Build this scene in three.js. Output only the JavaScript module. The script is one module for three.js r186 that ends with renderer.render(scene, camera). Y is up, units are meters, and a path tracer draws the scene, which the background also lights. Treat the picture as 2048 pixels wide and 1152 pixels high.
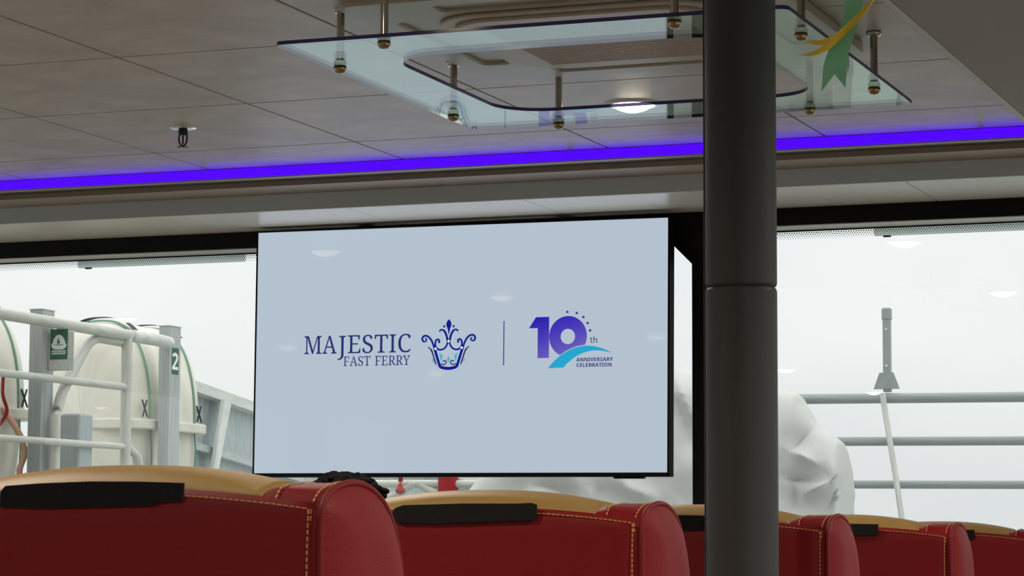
import * as THREE from 'three';
import { RoundedBoxGeometry } from 'three/addons/geometries/RoundedBoxGeometry.js';
import { mergeGeometries } from 'three/addons/utils/BufferGeometryUtils.js';
import { RectAreaLightUniformsLib } from 'three/addons/lights/RectAreaLightUniformsLib.js';
import { MarchingCubes } from 'three/addons/objects/MarchingCubes.js';
import { ImprovedNoise } from 'three/addons/math/ImprovedNoise.js';

// ---------------------------------------------------------------- camera, sky, exposure
// x to starboard, y up from the cabin floor, -z towards the bow; the eye is 1.1 m above the floor
const E = 1.1, RAD = Math.PI / 180;
const scene = new THREE.Scene();
const camera = new THREE.PerspectiveCamera(12.2708, 2048 / 1152, 0.05, 3000);
camera.position.set(0, E, 0);
camera.rotation.set(5.78265 * RAD, 20.87219 * RAD, 0.20075 * RAD, 'YXZ');
const renderer = new THREE.WebGLRenderer({ antialias: true });
renderer.toneMapping = THREE.LinearToneMapping;
renderer.toneMappingExposure = 1.0;
renderer.shadowMap.enabled = true;
RectAreaLightUniformsLib.init();

const perlin = new ImprovedNoise();
let seedState = 7;
const rnd = () => { seedState = (seedState * 1664525 + 1013904223) >>> 0; return seedState / 4294967296; };
const fbm = (x, y, z, o = 4) => { let s = 0, a = 0.5; for (let i = 0; i < o; i++) { s += a * perlin.noise(x, y, z); x *= 2.03; y *= 2.03; z *= 2.03; a *= 0.5; } return s; };

{ // bright overcast over the sea: brighter towards the zenith, soft cloud
  const W = 1024, H = 512, data = new Float32Array(W * H * 4);
  for (let j = 0; j < H; j++) {
    const up = ((j + 0.5) / H - 0.5) * Math.PI, sy = Math.sin(up), c = Math.cos(up);
    for (let i = 0; i < W; i++) {
      const a = ((i + 0.5) / W - 0.5) * 2 * Math.PI, x = Math.cos(a) * c, z = Math.sin(a) * c;
      const cloud = fbm(x * 4 + 3, sy * 9, z * 4 + 1, 5);
      const lum = 0.82 * (1 + 1.7 * Math.max(0, sy)) * (1 + 0.2 * cloud);
      const blue = 0.5 + cloud, o = (j * W + i) * 4;
      data[o] = lum * (0.93 + 0.05 * blue); data[o + 1] = lum * 1.0; data[o + 2] = lum * (1.0 - 0.012 * blue); data[o + 3] = 1;
    }
  }
  const t = new THREE.DataTexture(data, W, H, THREE.RGBAFormat, THREE.FloatType);
  t.mapping = THREE.EquirectangularReflectionMapping; t.magFilter = THREE.LinearFilter; t.needsUpdate = true;
  scene.background = t;
}

// ---------------------------------------------------------------- helpers
const V2 = (x, y) => new THREE.Vector2(x, y), V3 = (x, y, z) => new THREE.Vector3(x, y, z);
const used = {};
function numbered(name) { const n = used[name] = (used[name] ?? -1) + 1; return n ? name + '_' + String(n).padStart(3, '0') : name; }
function mesh(name, g, m, parent) {
  const o = new THREE.Mesh(g, m); o.castShadow = o.receiveShadow = true;
  o.name = parent ? name : numbered(name); (parent || scene).add(o); return o;
}
function thing(name, label, category, p = [0, 0, 0], group) {
  const o = new THREE.Group(); o.name = numbered(name); o.position.set(...p); scene.add(o);
  o.userData.label = label; o.userData.category = category; if (group) o.userData.group = group; return o;
}
function tag(o, label, category, group) { o.userData.label = label; o.userData.category = category; if (group) o.userData.group = group; return o; }
function structure(name, g, m) { const o = g ? mesh(name, g, m) : new THREE.Group(); if (!g) { o.name = numbered(name); scene.add(o); } o.userData.kind = 'structure'; return o; }
const merge = (a) => mergeGeometries(a.map((g) => (g.index ? g.toNonIndexed() : g)).map((g) => { for (const k of Object.keys(g.attributes)) if (!['position', 'normal', 'uv'].includes(k)) g.deleteAttribute(k); return g; }));
// box between two corners, uv in metres
function box(x0, x1, y0, y1, z0, z1) {
  const g = new THREE.BoxGeometry(x1 - x0, y1 - y0, z1 - z0), u = g.attributes.uv, n = g.attributes.normal, p = g.attributes.position;
  for (let i = 0; i < u.count; i++) {
    const a = [p.getX(i), p.getY(i), p.getZ(i)], k = Math.abs(n.getX(i)) > 0.5 ? [2, 1] : Math.abs(n.getY(i)) > 0.5 ? [0, 2] : [0, 1];
    u.setXY(i, a[k[0]], a[k[1]]);
  }
  return g.translate((x0 + x1) / 2, (y0 + y1) / 2, (z0 + z1) / 2);
}
function rbox(x0, x1, y0, y1, z0, z1, r = 0.004, s = 2) { return new RoundedBoxGeometry(x1 - x0, y1 - y0, z1 - z0, s, r).translate((x0 + x1) / 2, (y0 + y1) / 2, (z0 + z1) / 2); }
function tube(points, r, seg = 24, rad = 10, closed = false, tension = 0.5) {
  const pts = points.map((p) => V3(...p));
  const c = pts.length === 2 ? new THREE.LineCurve3(pts[0], pts[1]) : new THREE.CatmullRomCurve3(pts, closed, 'catmullrom', tension);
  const t = new THREE.TubeGeometry(c, pts.length === 2 ? 1 : seg, r, rad, closed);
  if (closed) return t;
  const caps = [0, 1].map((e) => { const q = c.getPointAt(e), d = c.getTangentAt(e); if (!e) d.negate(); const g = new THREE.CircleGeometry(r, rad); g.applyQuaternion(new THREE.Quaternion().setFromUnitVectors(V3(0, 0, 1), d)); return g.translate(q.x, q.y, q.z); });
  return merge([t, ...caps]);
}
function grid(nu, nv, f, flip = false) {
  const p = [], uv = [], ix = [];
  for (let j = 0; j <= nv; j++) for (let i = 0; i <= nu; i++) { const q = f(i / nu, j / nv); p.push(q[0], q[1], q[2]); uv.push(q[3] ?? i / nu, q[4] ?? j / nv); }
  for (let j = 0; j < nv; j++) for (let i = 0; i < nu; i++) {
    const a = j * (nu + 1) + i, b = a + 1, c = a + nu + 1, d = c + 1;
    if (flip) ix.push(a, c, b, b, c, d); else ix.push(a, b, c, b, d, c);
  }
  const g = new THREE.BufferGeometry();
  g.setAttribute('position', new THREE.Float32BufferAttribute(p, 3)); g.setAttribute('uv', new THREE.Float32BufferAttribute(uv, 2));
  g.setIndex(ix); g.computeVertexNormals(); return g;
}
const shapeOf = (pts) => { const s = new THREE.Shape(); pts.forEach((p, i) => (i ? s.lineTo(p[0], p[1]) : s.moveTo(p[0], p[1]))); s.closePath(); return s; };
function roundRect(x0, x1, y0, y1, r, path = new THREE.Shape()) {
  path.moveTo(x0 + r, y0); path.lineTo(x1 - r, y0); path.absarc(x1 - r, y0 + r, r, -Math.PI / 2, 0); path.lineTo(x1, y1 - r); path.absarc(x1 - r, y1 - r, r, 0, Math.PI / 2);
  path.lineTo(x0 + r, y1); path.absarc(x0 + r, y1 - r, r, Math.PI / 2, Math.PI); path.lineTo(x0, y0 + r); path.absarc(x0 + r, y0 + r, r, Math.PI, 1.5 * Math.PI); return path;
}
// a profile in (z, y) drawn out along x
function alongX(profile, x0, x1) {
  const g = new THREE.ExtrudeGeometry(shapeOf(profile.map(([z, y]) => [-z, y])), { depth: x1 - x0, bevelEnabled: false });
  return g.rotateY(Math.PI / 2).translate(x0, 0, 0);
}
function noiseTexture(n, f, srgb = false) {
  const d = new Uint8Array(n * n * 4);
  for (let j = 0; j < n; j++) for (let i = 0; i < n; i++) { const v = f(i / n, j / n), o = (j * n + i) * 4; const c = Array.isArray(v) ? v : [v, v, v]; for (let k = 0; k < 3; k++) d[o + k] = Math.max(0, Math.min(255, Math.round(c[k] * 255))); d[o + 3] = 255; }
  const t = new THREE.DataTexture(d, n, n); t.wrapS = t.wrapT = THREE.RepeatWrapping; t.magFilter = THREE.LinearFilter; t.minFilter = THREE.LinearMipmapLinearFilter; t.generateMipmaps = true;
  if (srgb) t.colorSpace = THREE.SRGBColorSpace; t.needsUpdate = true; return t;
}
// noise that repeats over the unit square, sampled on a torus
const tiled = (u, v, k, o, s = 0) => { const a = u * 2 * Math.PI, b = v * 2 * Math.PI, r = k / (2 * Math.PI); return fbm(Math.cos(a) * r + 11 + s, Math.sin(a) * r + Math.cos(b) * r * 1.3 + 5, Math.sin(b) * r + 3 + s, o); };
const rep = (t, x, y = x) => { const c = t.clone(); c.repeat.set(x, y); c.needsUpdate = true; return c; };

// ---------------------------------------------------------------- materials
const std = (o) => new THREE.MeshStandardMaterial(o), phys = (o) => new THREE.MeshPhysicalMaterial(o);
const leatherBump = noiseTexture(256, (u, v) => 0.5 + 0.9 * Math.abs(tiled(u, v, 22, 2)) - 0.25 * Math.abs(tiled(u, v, 50, 1, 4)));
const grainBump = noiseTexture(256, (u, v) => 0.5 + 0.8 * tiled(u, v, 60, 2));
const blotch = noiseTexture(256, (u, v) => { const a = 0.93 + 0.16 * tiled(u, v, 6, 4) + 0.03 * rnd(); return [a, a, a]; }, true);
const M = {
  panel: phys({ color: 0xb9aea3, roughness: 0.42, specularIntensity: 0.6, map: rep(blotch, 0.7), name: 'ceiling_laminate' }),
  joint: std({ color: 0x2a2420, roughness: 0.8 }),
  trimBeige: std({ color: 0x8f7d6c, roughness: 0.45 }),
  trimShade: std({ color: 0x3a3230, roughness: 0.6 }),
  fascia: std({ color: 0xb2b8ba, roughness: 0.5 }),
  soffit: std({ color: 0xcfc7ba, roughness: 0.32 }),
  aisle: std({ color: 0x8d8880, roughness: 0.7, bumpMap: rep(grainBump, 6), bumpScale: 0.0004 }),
  aisleTrim: std({ color: 0x9a938a, roughness: 0.45 }),
  black: phys({ color: 0x070606, roughness: 0.5, specularIntensity: 0.35 }),
  frame: phys({ color: 0x080606, roughness: 0.5, specularIntensity: 0.35 }),
  reveal: std({ color: 0xc4c2b8, roughness: 0.4 }),
  wall: std({ color: 0xc2beb6, roughness: 0.7 }),
  carpet: std({ color: 0x807e7c, roughness: 0.95, bumpMap: rep(grainBump, 12), bumpScale: 0.002 }),
  window: phys({ color: 0xffffff, transmission: 1, thickness: 0, roughness: 0, ior: 1.5 }),
  glass: phys({ color: 0xe6f4ec, transmission: 1, thickness: 0, roughness: 0.012, ior: 1.5, specularIntensity: 0.58 }),
  glassEdgeLit: phys({ color: 0x3a3360, roughness: 0.15, transmission: 0.3, thickness: 0, ior: 1.5 }),  // violet of the light strip is put into this edge colour
  chrome: std({ color: 0xb9b3a8, roughness: 0.16, metalness: 1 }),
  brass: std({ color: 0x9d8a66, roughness: 0.2, metalness: 1 }),
  wrap: std({ color: 0x2f2e2d, roughness: 0.55, bumpMap: rep(leatherBump, 10), bumpScale: 0.0004 }),
  red: phys({ color: 0x790f15, roughness: 0.5, specularIntensity: 0.55, bumpMap: rep(leatherBump, 22), bumpScale: 0.00018 }),
  redGrain: phys({ color: 0x790f15, roughness: 0.55, specularIntensity: 0.4, sheen: 1.0, sheenRoughness: 0.5, sheenColor: new THREE.Color(0xd0606a), bumpMap: rep(leatherBump, 16), bumpScale: 0.0007 }),
  gold: std({ color: 0x9a7b42, roughness: 0.5, bumpMap: rep(leatherBump, 14), bumpScale: 0.0003 }),
  thread: std({ color: 0xc99a5a, roughness: 0.7 }),
  hook: std({ color: 0x0d0b0b, roughness: 0.98, bumpMap: rep(grainBump, 25), bumpScale: 0.001 }),
  steelDark: std({ color: 0x2b2c2e, roughness: 0.4, metalness: 0.7 }),
  cassette: std({ color: 0xa89a8d, roughness: 0.4 }),
  slot: std({ color: 0x171413, roughness: 0.6 }),
  paint: std({ color: 0xd6d8d2, roughness: 0.5, map: rep(blotch, 1.3) }),
  paintGrey: std({ color: 0xb3b8b6, roughness: 0.5, map: rep(blotch, 1.3) }),
  shell: std({ color: 0xe6e2d3, roughness: 0.45, map: rep(blotch, 1.1) }),
  railWhite: std({ color: 0xccccc2, roughness: 0.5, map: rep(blotch, 3) }),
  railGrey: std({ color: 0x9ba1a0, roughness: 0.5, map: rep(blotch, 3) }),
  plate: std({ color: 0xaab3b3, roughness: 0.7, map: rep(blotch, 3) }),
  clearBar: phys({ color: 0xdfe4e2, roughness: 0.45, transmission: 0.85, thickness: 0 }),
  rope: std({ color: 0x7fa894, roughness: 0.9 }),
  ropeOrange: std({ color: 0xe0b09a, roughness: 0.9 }),
  strap: std({ color: 0x24272a, roughness: 0.7 }),
  redCloth: std({ color: 0xd8252b, roughness: 0.8, bumpMap: rep(grainBump, 20), bumpScale: 0.004 }),
  tarp: std({ color: 0xc0bfbb, roughness: 0.55 }),
  deck: std({ color: 0xa9b1ad, roughness: 0.8 }),
  hair: phys({ color: 0x0a0807, roughness: 0.85, specularIntensity: 0.3 }),
  skin: std({ color: 0x8d5f45, roughness: 0.55 }),
  shirt: std({ color: 0x2c3440, roughness: 0.9 }),
};

// ---------------------------------------------------------------- the cabin
const CEIL = E + 1.19, SOF = E + 1.1, ZW = -8.1, ZG = -8.22, XL = -7.4, XR = 2.0, ZB = 3.6, SILL = E - 0.1, HEAD = E + 1.045;
structure('floor', box(XL - 0.15, XR + 0.15, -0.12, 0, -8.25, ZB + 0.15), M.carpet);
structure('wall_back', box(XL - 0.15, XR + 0.15, 0, CEIL + 0.14, ZB, ZB + 0.15), M.wall);

{ // ceiling: laminate panels hung under a dark backing, joints open
  const c = structure('ceiling');
  mesh('backing', box(XL - 0.15, XR + 0.15, CEIL + 0.014, CEIL + 0.14, -8.25, ZB + 0.15), M.joint, c);
  const xs = [-7.4, -7.016, -6.369, -5.722, -5.075, -4.428, -3.781, -3.134, -2.487, -1.84, -1.193, -0.9], zs = [-7.3, -6.945, -6.255, -5.565, -4.875, -4.185];
  const cache = {};
  for (let i = 0; i + 1 < xs.length; i++) for (let j = 0; j + 1 < zs.length; j++) {
    const w = xs[i + 1] - xs[i] - 0.006, d = zs[j + 1] - zs[j] - 0.006, k = w.toFixed(3) + d.toFixed(3);
    cache[k] ??= rbox(-w / 2, w / 2, 0, 0.016, -d / 2, d / 2, 0.0018, 1);
    mesh('ceiling_panel', cache[k], M.panel, c).position.set((xs[i] + xs[i + 1]) / 2, CEIL, (zs[j] + zs[j + 1]) / 2);
  }
  mesh('ceiling_panel', box(XL, -0.9, CEIL, CEIL + 0.016, -4.183, ZB), M.panel, c);
  mesh('ceiling_panel', box(0.9, XR, CEIL, CEIL + 0.016, -7.3, ZB), M.panel, c);
}
{ // lowered casing over the aisle
  const a = structure('ceiling_casing');
  mesh('underside', box(-1.157, 1.12, SOF, CEIL + 0.014, -7.28, ZB), M.aisle, a);
  mesh('edge_trim', rbox(-1.178, -1.159, SOF - 0.001, CEIL, -7.28, ZB, 0.004, 2), M.aisleTrim, a);
}
{ // stepped beam across the front of the cabin with the light cove
  const b = structure('trim_1');
  mesh('cove_lip', alongX([[-7.303, E + 1.157], [-7.303, CEIL + 0.014], [-7.335, CEIL + 0.014], [-7.335, E + 1.157]], XL, XR), M.trimBeige, b);
  mesh('shadow_gap', alongX([[-7.335, E + 1.166], [-7.335, CEIL + 0.014], [-7.44, CEIL + 0.014], [-7.44, E + 1.166]], XL, XR), M.trimShade, b);  // recess face coloured dark for the shade inside it
  mesh('lower_step', alongX([[-7.44, E + 1.15], [-7.44, CEIL + 0.014], [-7.618, CEIL + 0.014], [-7.618, E + 1.15]], XL, XR), M.trimBeige, b);
  mesh('fascia', alongX([[-7.618, E + 1.098], [-7.618, CEIL], [-7.635, CEIL], [-7.635, E + 1.098]], XL, XR), M.fascia, b);
  const s = structure('ceiling_front');
  mesh('backing', box(XL, XR, SOF + 0.012, CEIL + 0.014, ZW, -7.636), M.joint, s);
  const xs = [-7.4, -6.5, -5.9, -5.28, -4.67, -4.075, -3.475, -2.88, -2.285, -1.69, -1.09, -0.49, 0.11, 0.9, 2.0];
  for (let i = 0; i + 1 < xs.length; i++) mesh('ceiling_panel', rbox(xs[i] + 0.0015, xs[i + 1] - 0.0015, SOF, SOF + 0.014, ZW + 0.001, -7.636, 0.002, 1), M.soffit, s);
}
{ // front bulkhead: black, with big windows whose corners are cut across
  const w = structure('wall_front');
  mesh('upper_wall', box(XL - 0.15, XR + 0.15, HEAD, CEIL + 0.014, -8.25, ZW), M.frame, w);
  mesh('lower_wall', box(XL - 0.15, XR + 0.15, 0, SILL, -8.25, ZW), M.wall, w);
  const wins = [[-7.1, -2.478], [-2.4, 0.0], [0.15, 1.8]];
  const posts = [[XL - 0.15, -7.1], [-2.478, -2.4], [0.0, 0.15], [1.8, XR + 0.15]];
  for (const [a, c] of posts) mesh('mullion', box(a, c, SILL, HEAD, -8.25, ZW), M.frame, w);
  wins.forEach(([a, c], n) => {
    for (const [x, y, sx, sy] of [[a, HEAD, 1, -1], [c, HEAD, -1, -1], [a, SILL, 1, 1], [c, SILL, -1, 1]]) {
      const g = new THREE.ExtrudeGeometry(shapeOf([[0, 0], [sx * 0.11, 0], [0, sy * 0.11]]), { depth: 0.15, bevelEnabled: false });
      mesh('corner_gusset', g.translate(x, y, -8.25), M.frame, w);
    }
    const win = structure('window_' + (n + 1));
    mesh('pane', box(a - 0.02, c + 0.02, SILL - 0.02, HEAD + 0.02, ZG - 0.006, ZG), M.window, win);
    mesh('gasket', merge([box(a, c, HEAD - 0.007, HEAD, ZG, ZG + 0.012), box(a, c, SILL, SILL + 0.008, ZG, ZG + 0.012), box(a, a + 0.006, SILL, HEAD, ZG, ZG + 0.012), box(c - 0.006, c, SILL, HEAD, ZG, ZG + 0.012)]), M.black, win);
    mesh('head_lining', box(a, c, HEAD - 0.003, HEAD, ZG + 0.012, ZW - 0.002), M.reveal, win);
    // printed dots along the top edge of the glass
    const dots = [], y0 = HEAD - 0.007;
    for (let r = 0; r < 4; r++) { const rad = [0.0026, 0.0022, 0.0018, 0.0013][r]; for (let x = a + 0.01 + (r % 2) * 0.004; x < Math.min(c, -0.9); x += 0.008) if (x > -5.4) dots.push(new THREE.CircleGeometry(rad, 6).translate(x, y0 - 0.004 - r * 0.0058, ZG + 0.0006)); }
    if (dots.length) { const d = mesh('printed_dots', merge(dots), M.black, win); d.userData.kind = 'stuff'; }
  });
}
for (const [side, x0, x1] of [['left', XL - 0.15, XL], ['right', XR, XR + 0.15]]) { // sides with long windows
  const w = structure('wall_' + side), lo = E - 0.55, hi = E + 0.95;
  mesh('lower_wall', box(x0, x1, 0, lo, -8.25, ZB), M.wall, w); mesh('upper_wall', box(x0, x1, hi, CEIL + 0.014, -8.25, ZB), M.wall, w);
  const edges = [-8.25, -7.9, -6.2, -6.0, -4.2, -4.0, -2.2, -2.0, -0.2, 0, 1.4, 3.6];
  for (let i = 0; i < edges.length; i += 2) mesh('mullion', box(x0, x1, lo, hi, edges[i], edges[i + 1]), M.frame, w);
  for (let i = 1; i + 1 < edges.length; i += 2) mesh('pane', box((x0 + x1) / 2 - 0.003, (x0 + x1) / 2 + 0.003, lo, hi, edges[i], edges[i + 1]), M.window, w);
}

// ---------------------------------------------------------------- lights of the cabin
const violet = new THREE.Color(0.085, 0.0, 1.0);
{
  const g = thing('light_strip', 'glowing violet light strip along the ceiling cove above the screen', 'light strip', [0, 0, 0]);
  const lens = std({ color: 0x100818, emissive: violet, emissiveIntensity: 1.0, roughness: 0.9, name: 'led_light' });
  mesh('diffuser', rbox(XL + 0.02, XR - 0.02, E + 1.16, CEIL - 0.001, -7.303, -7.297, 0.0025, 2), lens, g);
  for (let x = XL + 0.6; x < XR; x += 1.2) {
    const l = new THREE.RectAreaLight(violet, 2.2, 1.18, 0.026); l.position.set(x, E + 1.174, -7.2955); l.lookAt(x, E + 1.174, 0); l.name = 'led_light'; g.add(l);
  }
}
const warm = new THREE.Color(1.0, 0.88, 0.74);
const lampLens = std({ color: 0xffffff, emissive: new THREE.Color(1, 0.86, 0.62), emissiveIntensity: 12, roughness: 0.5, name: 'lamp_lens' });
const lensGeo = new THREE.SphereGeometry(0.09, 32, 8, 0, Math.PI * 2, 0.0001, 0.72).rotateX(Math.PI).translate(0, 0.0665, 0);
const ringGeo = new THREE.LatheGeometry([V2(0.058, 0), V2(0.06, -0.006), V2(0.068, -0.006), V2(0.074, -0.002), V2(0.074, 0)], 40);
function downlight(x, z, label, group, y = CEIL) {
  const g = thing('downlight', label, 'ceiling lamp', [x, y, z], group);
  mesh('ring', ringGeo, M.paint, g); mesh('lens', lensGeo, lampLens, g);
  const l = new THREE.SpotLight(warm, 6.8, 0, 1.35, 0.6, 2); l.position.set(0, -0.03, 0); l.target.position.set(0, -2, 0); l.castShadow = true; l.shadow.radius = 2; l.name = 'lamp_light'; g.add(l, l.target);
}
downlight(-2.18, -6.6, 'round downlight glowing warm in the ceiling beyond the hanging glass frame');
for (const [x, z] of [[-6.54, -6.6], [-4.36, -6.6], [-6.54, -4.7], [-4.36, -4.7], [-2.18, -4.6], [-6.54, -2.4], [-4.36, -2.4], [-2.18, -2.4], [-6.54, -0.2], [-4.36, -0.2], [-2.18, -0.2], [-4.36, 2.2], [-2.18, 2.2], [1.56, -6.6], [1.56, -4.6], [1.56, -2.4], [1.56, -0.2], [1.56, 2.2]])  // lamp grid continued unseen through the cabin; only a few show as reflections
  downlight(x, z, 'round warm ceiling downlight outside the picture, one of a grid assumed from a few reflections', 'downlights of the rest of the cabin');

for (const z of [1.2, -0.7, -2.6, -4.5]) downlight(0.1, z, 'round warm downlight under the aisle casing, outside the picture', 'downlights over the aisle', SOF);

// ---------------------------------------------------------------- screen
{
  const x0 = -3.9655, x1 = -2.5215, y0 = E + 0.263, y1 = E + 1.082, w = x1 - x0, h = y1 - y0;
  const tv = thing('television', 'large wall screen showing the blue ferry company logo and anniversary mark', 'television', [(x0 + x1) / 2, (y0 + y1) / 2, -8.0]);
  tv.rotation.z = -0.0062;
  mesh('casing', rbox(-w / 2, w / 2, -h / 2, h / 2, -0.05, -0.003, 0.003, 2), M.black, tv);
  mesh('bezel', merge([box(-w / 2, w / 2, -h / 2, -h / 2 + 0.013, -0.004, 0.001), box(-w / 2, w / 2, h / 2 - 0.005, h / 2, -0.004, 0.001), box(-w / 2, -w / 2 + 0.006, -h / 2, h / 2, -0.004, 0.001), box(w / 2 - 0.006, w / 2, -h / 2, h / 2, -0.004, 0.001)]), M.black, tv);
  mesh('sensor', rbox(w / 2 - 0.185, w / 2 - 0.085, -h / 2 - 0.006, -h / 2 + 0.003, -0.03, -0.004, 0.003, 2), M.black, tv);
  for (const bx of [-0.35, 0.35]) mesh('bracket', rbox(bx - 0.03, bx + 0.03, -0.2, h / 2 + 0.012, -0.085, -0.051, 0.004, 1), M.steelDark, tv);
  const c = document.createElement('canvas'); c.width = 2048; c.height = 1152;
  const k = c.getContext('2d');
  k.fillStyle = 'rgb(180,193,207)'; k.fillRect(0, 0, 2048, 1152);
  const navy = '#25306e', ink = '#0f1c86';
  // word mark
  const word = (t, x, base, width, size, font, fill, x1 = 0) => { k.save(); k.font = size + 'px ' + font; k.fillStyle = fill; const s = width / k.measureText(t).width; k.translate(x, base); k.scale(s, 1); k.fillText(t, 0, 0); k.restore(); };
  const small = (t, x, base, width, size) => word(t, x, base, width, size, 'serif', navy);
  small('MA', 247, 588, 172, 118); small('J', 426, 590, 44, 118); small('ESTIC', 472, 588, 328, 118);
  small('FAST', 453, 648, 141, 62); small('FERRY', 614, 648, 180, 62);
  // crown, drawn at 8.23 units a pixel round (615, 658)
  k.save(); k.translate(985, 560); k.scale(2.507 / 8.23, 2.352 / 8.23); k.translate(-609, -658);
  k.lineCap = 'round'; k.lineJoin = 'round';
  const path = (pts, lw, col) => { k.strokeStyle = col; k.lineWidth = lw; k.beginPath(); k.moveTo(pts[0], pts[1]); for (let i = 2; i < pts.length; i += 6) k.bezierCurveTo(pts[i], pts[i + 1], pts[i + 2], pts[i + 3], pts[i + 4], pts[i + 5]); k.stroke(); };
  const mirror = (pts) => pts.map((v, i) => (i % 2 ? v : 1230 - v));
  const both = (pts, lw, col) => { path(pts, lw, col); path(mirror(pts), lw, col); };
  const teal = '#4fb0c4', pale = '#a9d3dc';
  both([520, 470, 560, 530, 570, 600, 545, 660], 14, pale); both([575, 690, 540, 740, 470, 770, 430, 750], 8, pale); both([440, 760, 470, 860, 490, 930, 500, 950], 10, pale);
  k.fillStyle = teal; for (const s of [1, -1]) { k.save(); if (s < 0) { k.translate(1230, 0); k.scale(-1, 1); } k.beginPath(); k.moveTo(462, 780); k.bezierCurveTo(530, 800, 530, 850, 510, 860); k.bezierCurveTo(515, 890, 505, 910, 495, 920); k.closePath(); k.fill(); k.beginPath(); k.ellipse(360, 900, 10, 34, -0.35, 0, 7); k.fill(); k.restore(); }
  k.beginPath(); k.moveTo(615, 825); k.lineTo(630, 870); k.lineTo(650, 885); k.lineTo(628, 900); k.lineTo(615, 960); k.lineTo(602, 900); k.lineTo(580, 885); k.lineTo(600, 870); k.closePath(); k.fill();
  // outer scrolls running down to the base
  both([215, 590, 262, 585, 262, 545, 235, 540], 22, ink); both([205, 588, 150, 540, 200, 470, 265, 500, 340, 540, 360, 640, 385, 700], 30, ink);
  both([385, 700, 410, 780, 440, 890, 470, 980], 42, ink);
  path([470, 980, 490, 1050, 740, 1050, 760, 980], 48, ink); path([490, 1010, 560, 1045, 670, 1045, 740, 1010], 44, ink);
  both([455, 605, 480, 560, 430, 540, 405, 580, 380, 660, 410, 720, 480, 728, 560, 728, 590, 660, 605, 590], 28, ink); both([462, 605, 470, 560, 440, 545, 410, 570], 26, ink);
  both([605, 610, 590, 520, 560, 400, 500, 400, 485, 400, 475, 410, 468, 420], 26, ink); both([600, 590, 585, 500, 560, 430, 530, 412], 34, ink);
  both([285, 685, 350, 720, 370, 850, 412, 965], 16, '#10145a'); both([330, 720, 360, 780, 380, 880, 405, 940], 20, '#10145a');
  both([498, 955, 530, 985, 580, 970, 580, 930, 575, 900, 540, 895, 530, 920], 16, '#10145a');
  k.fillStyle = ink; k.beginPath(); k.moveTo(615, 232); k.bezierCurveTo(680, 290, 655, 340, 640, 380); k.bezierCurveTo(630, 420, 622, 460, 618, 500); k.bezierCurveTo(612, 460, 605, 420, 595, 380); k.bezierCurveTo(575, 340, 555, 290, 615, 232); k.fill();
  for (const x of [540, 694]) { k.beginPath(); k.arc(x, 346, 18, 0, 7); k.fill(); }
  k.fillStyle = '#f2f6ff'; for (const [x, y] of [[615, 590], [400, 708], [830, 700]]) { k.beginPath(); k.arc(x, y, 21, 0, 7); k.fill(); }
  k.restore();
  k.fillStyle = '#3a4578'; k.fillRect(1258, 453, 5, 205);
  // tenth anniversary mark, drawn at 7.68 units a pixel
  k.save(); k.translate(1588, 543); k.scale(2.396 / 7.68, 2.299 / 7.68); k.translate(-845, -599);
  const grad = k.createLinearGradient(330, 260, 560, 890); grad.addColorStop(0, '#2a1fb0'); grad.addColorStop(0.5, '#4a3cb8'); grad.addColorStop(1, '#6a60b8');
  k.fillStyle = grad; k.beginPath(); k.moveTo(190, 418); k.lineTo(298, 250); k.lineTo(503, 250); k.lineTo(503, 880); k.lineTo(327, 880); k.lineTo(327, 418); k.closePath(); k.fill();
  k.beginPath(); k.ellipse(797, 555, 292, 312, 0, 0, Math.PI * 2); k.ellipse(795, 557, 112, 118, 0, 0, Math.PI * 2, true); k.fill();
  k.fillStyle = 'rgb(180,193,207)'; k.beginPath(); k.moveTo(460, 1050); k.bezierCurveTo(640, 830, 850, 690, 1090, 690); k.bezierCurveTo(1250, 700, 1400, 770, 1500, 830); k.lineTo(1500, 1060); k.closePath(); k.fill();
  k.fillStyle = '#25a5cf'; k.beginPath(); k.moveTo(490, 1038); k.bezierCurveTo(650, 830, 860, 705, 1090, 703); k.bezierCurveTo(1260, 706, 1390, 765, 1480, 828); k.bezierCurveTo(1380, 790, 1300, 775, 1200, 778); k.bezierCurveTo(1000, 790, 840, 900, 730, 1032); k.closePath(); k.fill();
  k.fillStyle = '#1d1f66';
  for (const [x, y] of [[785, 180], [930, 200], [1033, 265], [1100, 357], [1138, 470]]) { k.beginPath(); for (let i = 0; i < 10; i++) { const a = -Math.PI / 2 + i * Math.PI / 5, r = i % 2 ? 12 : 29; k.lineTo(x + r * Math.cos(a), y + r * Math.sin(a)); } k.closePath(); k.fill(); }
  word('th', 1135, 662, 122, 128, 'sans-serif', '#1d2a5c');
  k.font = 'bold 76px sans-serif'; k.fillStyle = '#2a2f6e';
  const line = (t, y, w2) => { const s = w2 / k.measureText(t).width; k.save(); k.translate(928, y); k.scale(s, 1); k.fillText(t, 0, 0); k.restore(); };
  k.fillStyle = '#2a2f6e'; line('ANNIVERSARY', 944, 562); line('CELEBRATION', 1027, 550);
  k.restore();
  const t = new THREE.CanvasTexture(c); t.colorSpace = THREE.SRGBColorSpace; t.magFilter = THREE.LinearFilter;
  const screen = mesh('screen', new THREE.PlaneGeometry(w - 0.012, h - 0.018).translate(0, 0.004, 0), phys({ color: 0x050505, emissive: 0xffffff, emissiveMap: t, emissiveIntensity: 1.0, roughness: 0.03, specularIntensity: 0.25, name: 'tv_screen' }), tv);
  screen.castShadow = false;
  const l = new THREE.RectAreaLight(new THREE.Color(0.85, 0.93, 1), 0.4, w - 0.02, h - 0.02); l.position.set(0, 0, 0.004); l.rotation.y = Math.PI; l.name = 'screen_light'; tv.add(l);
}

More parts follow.
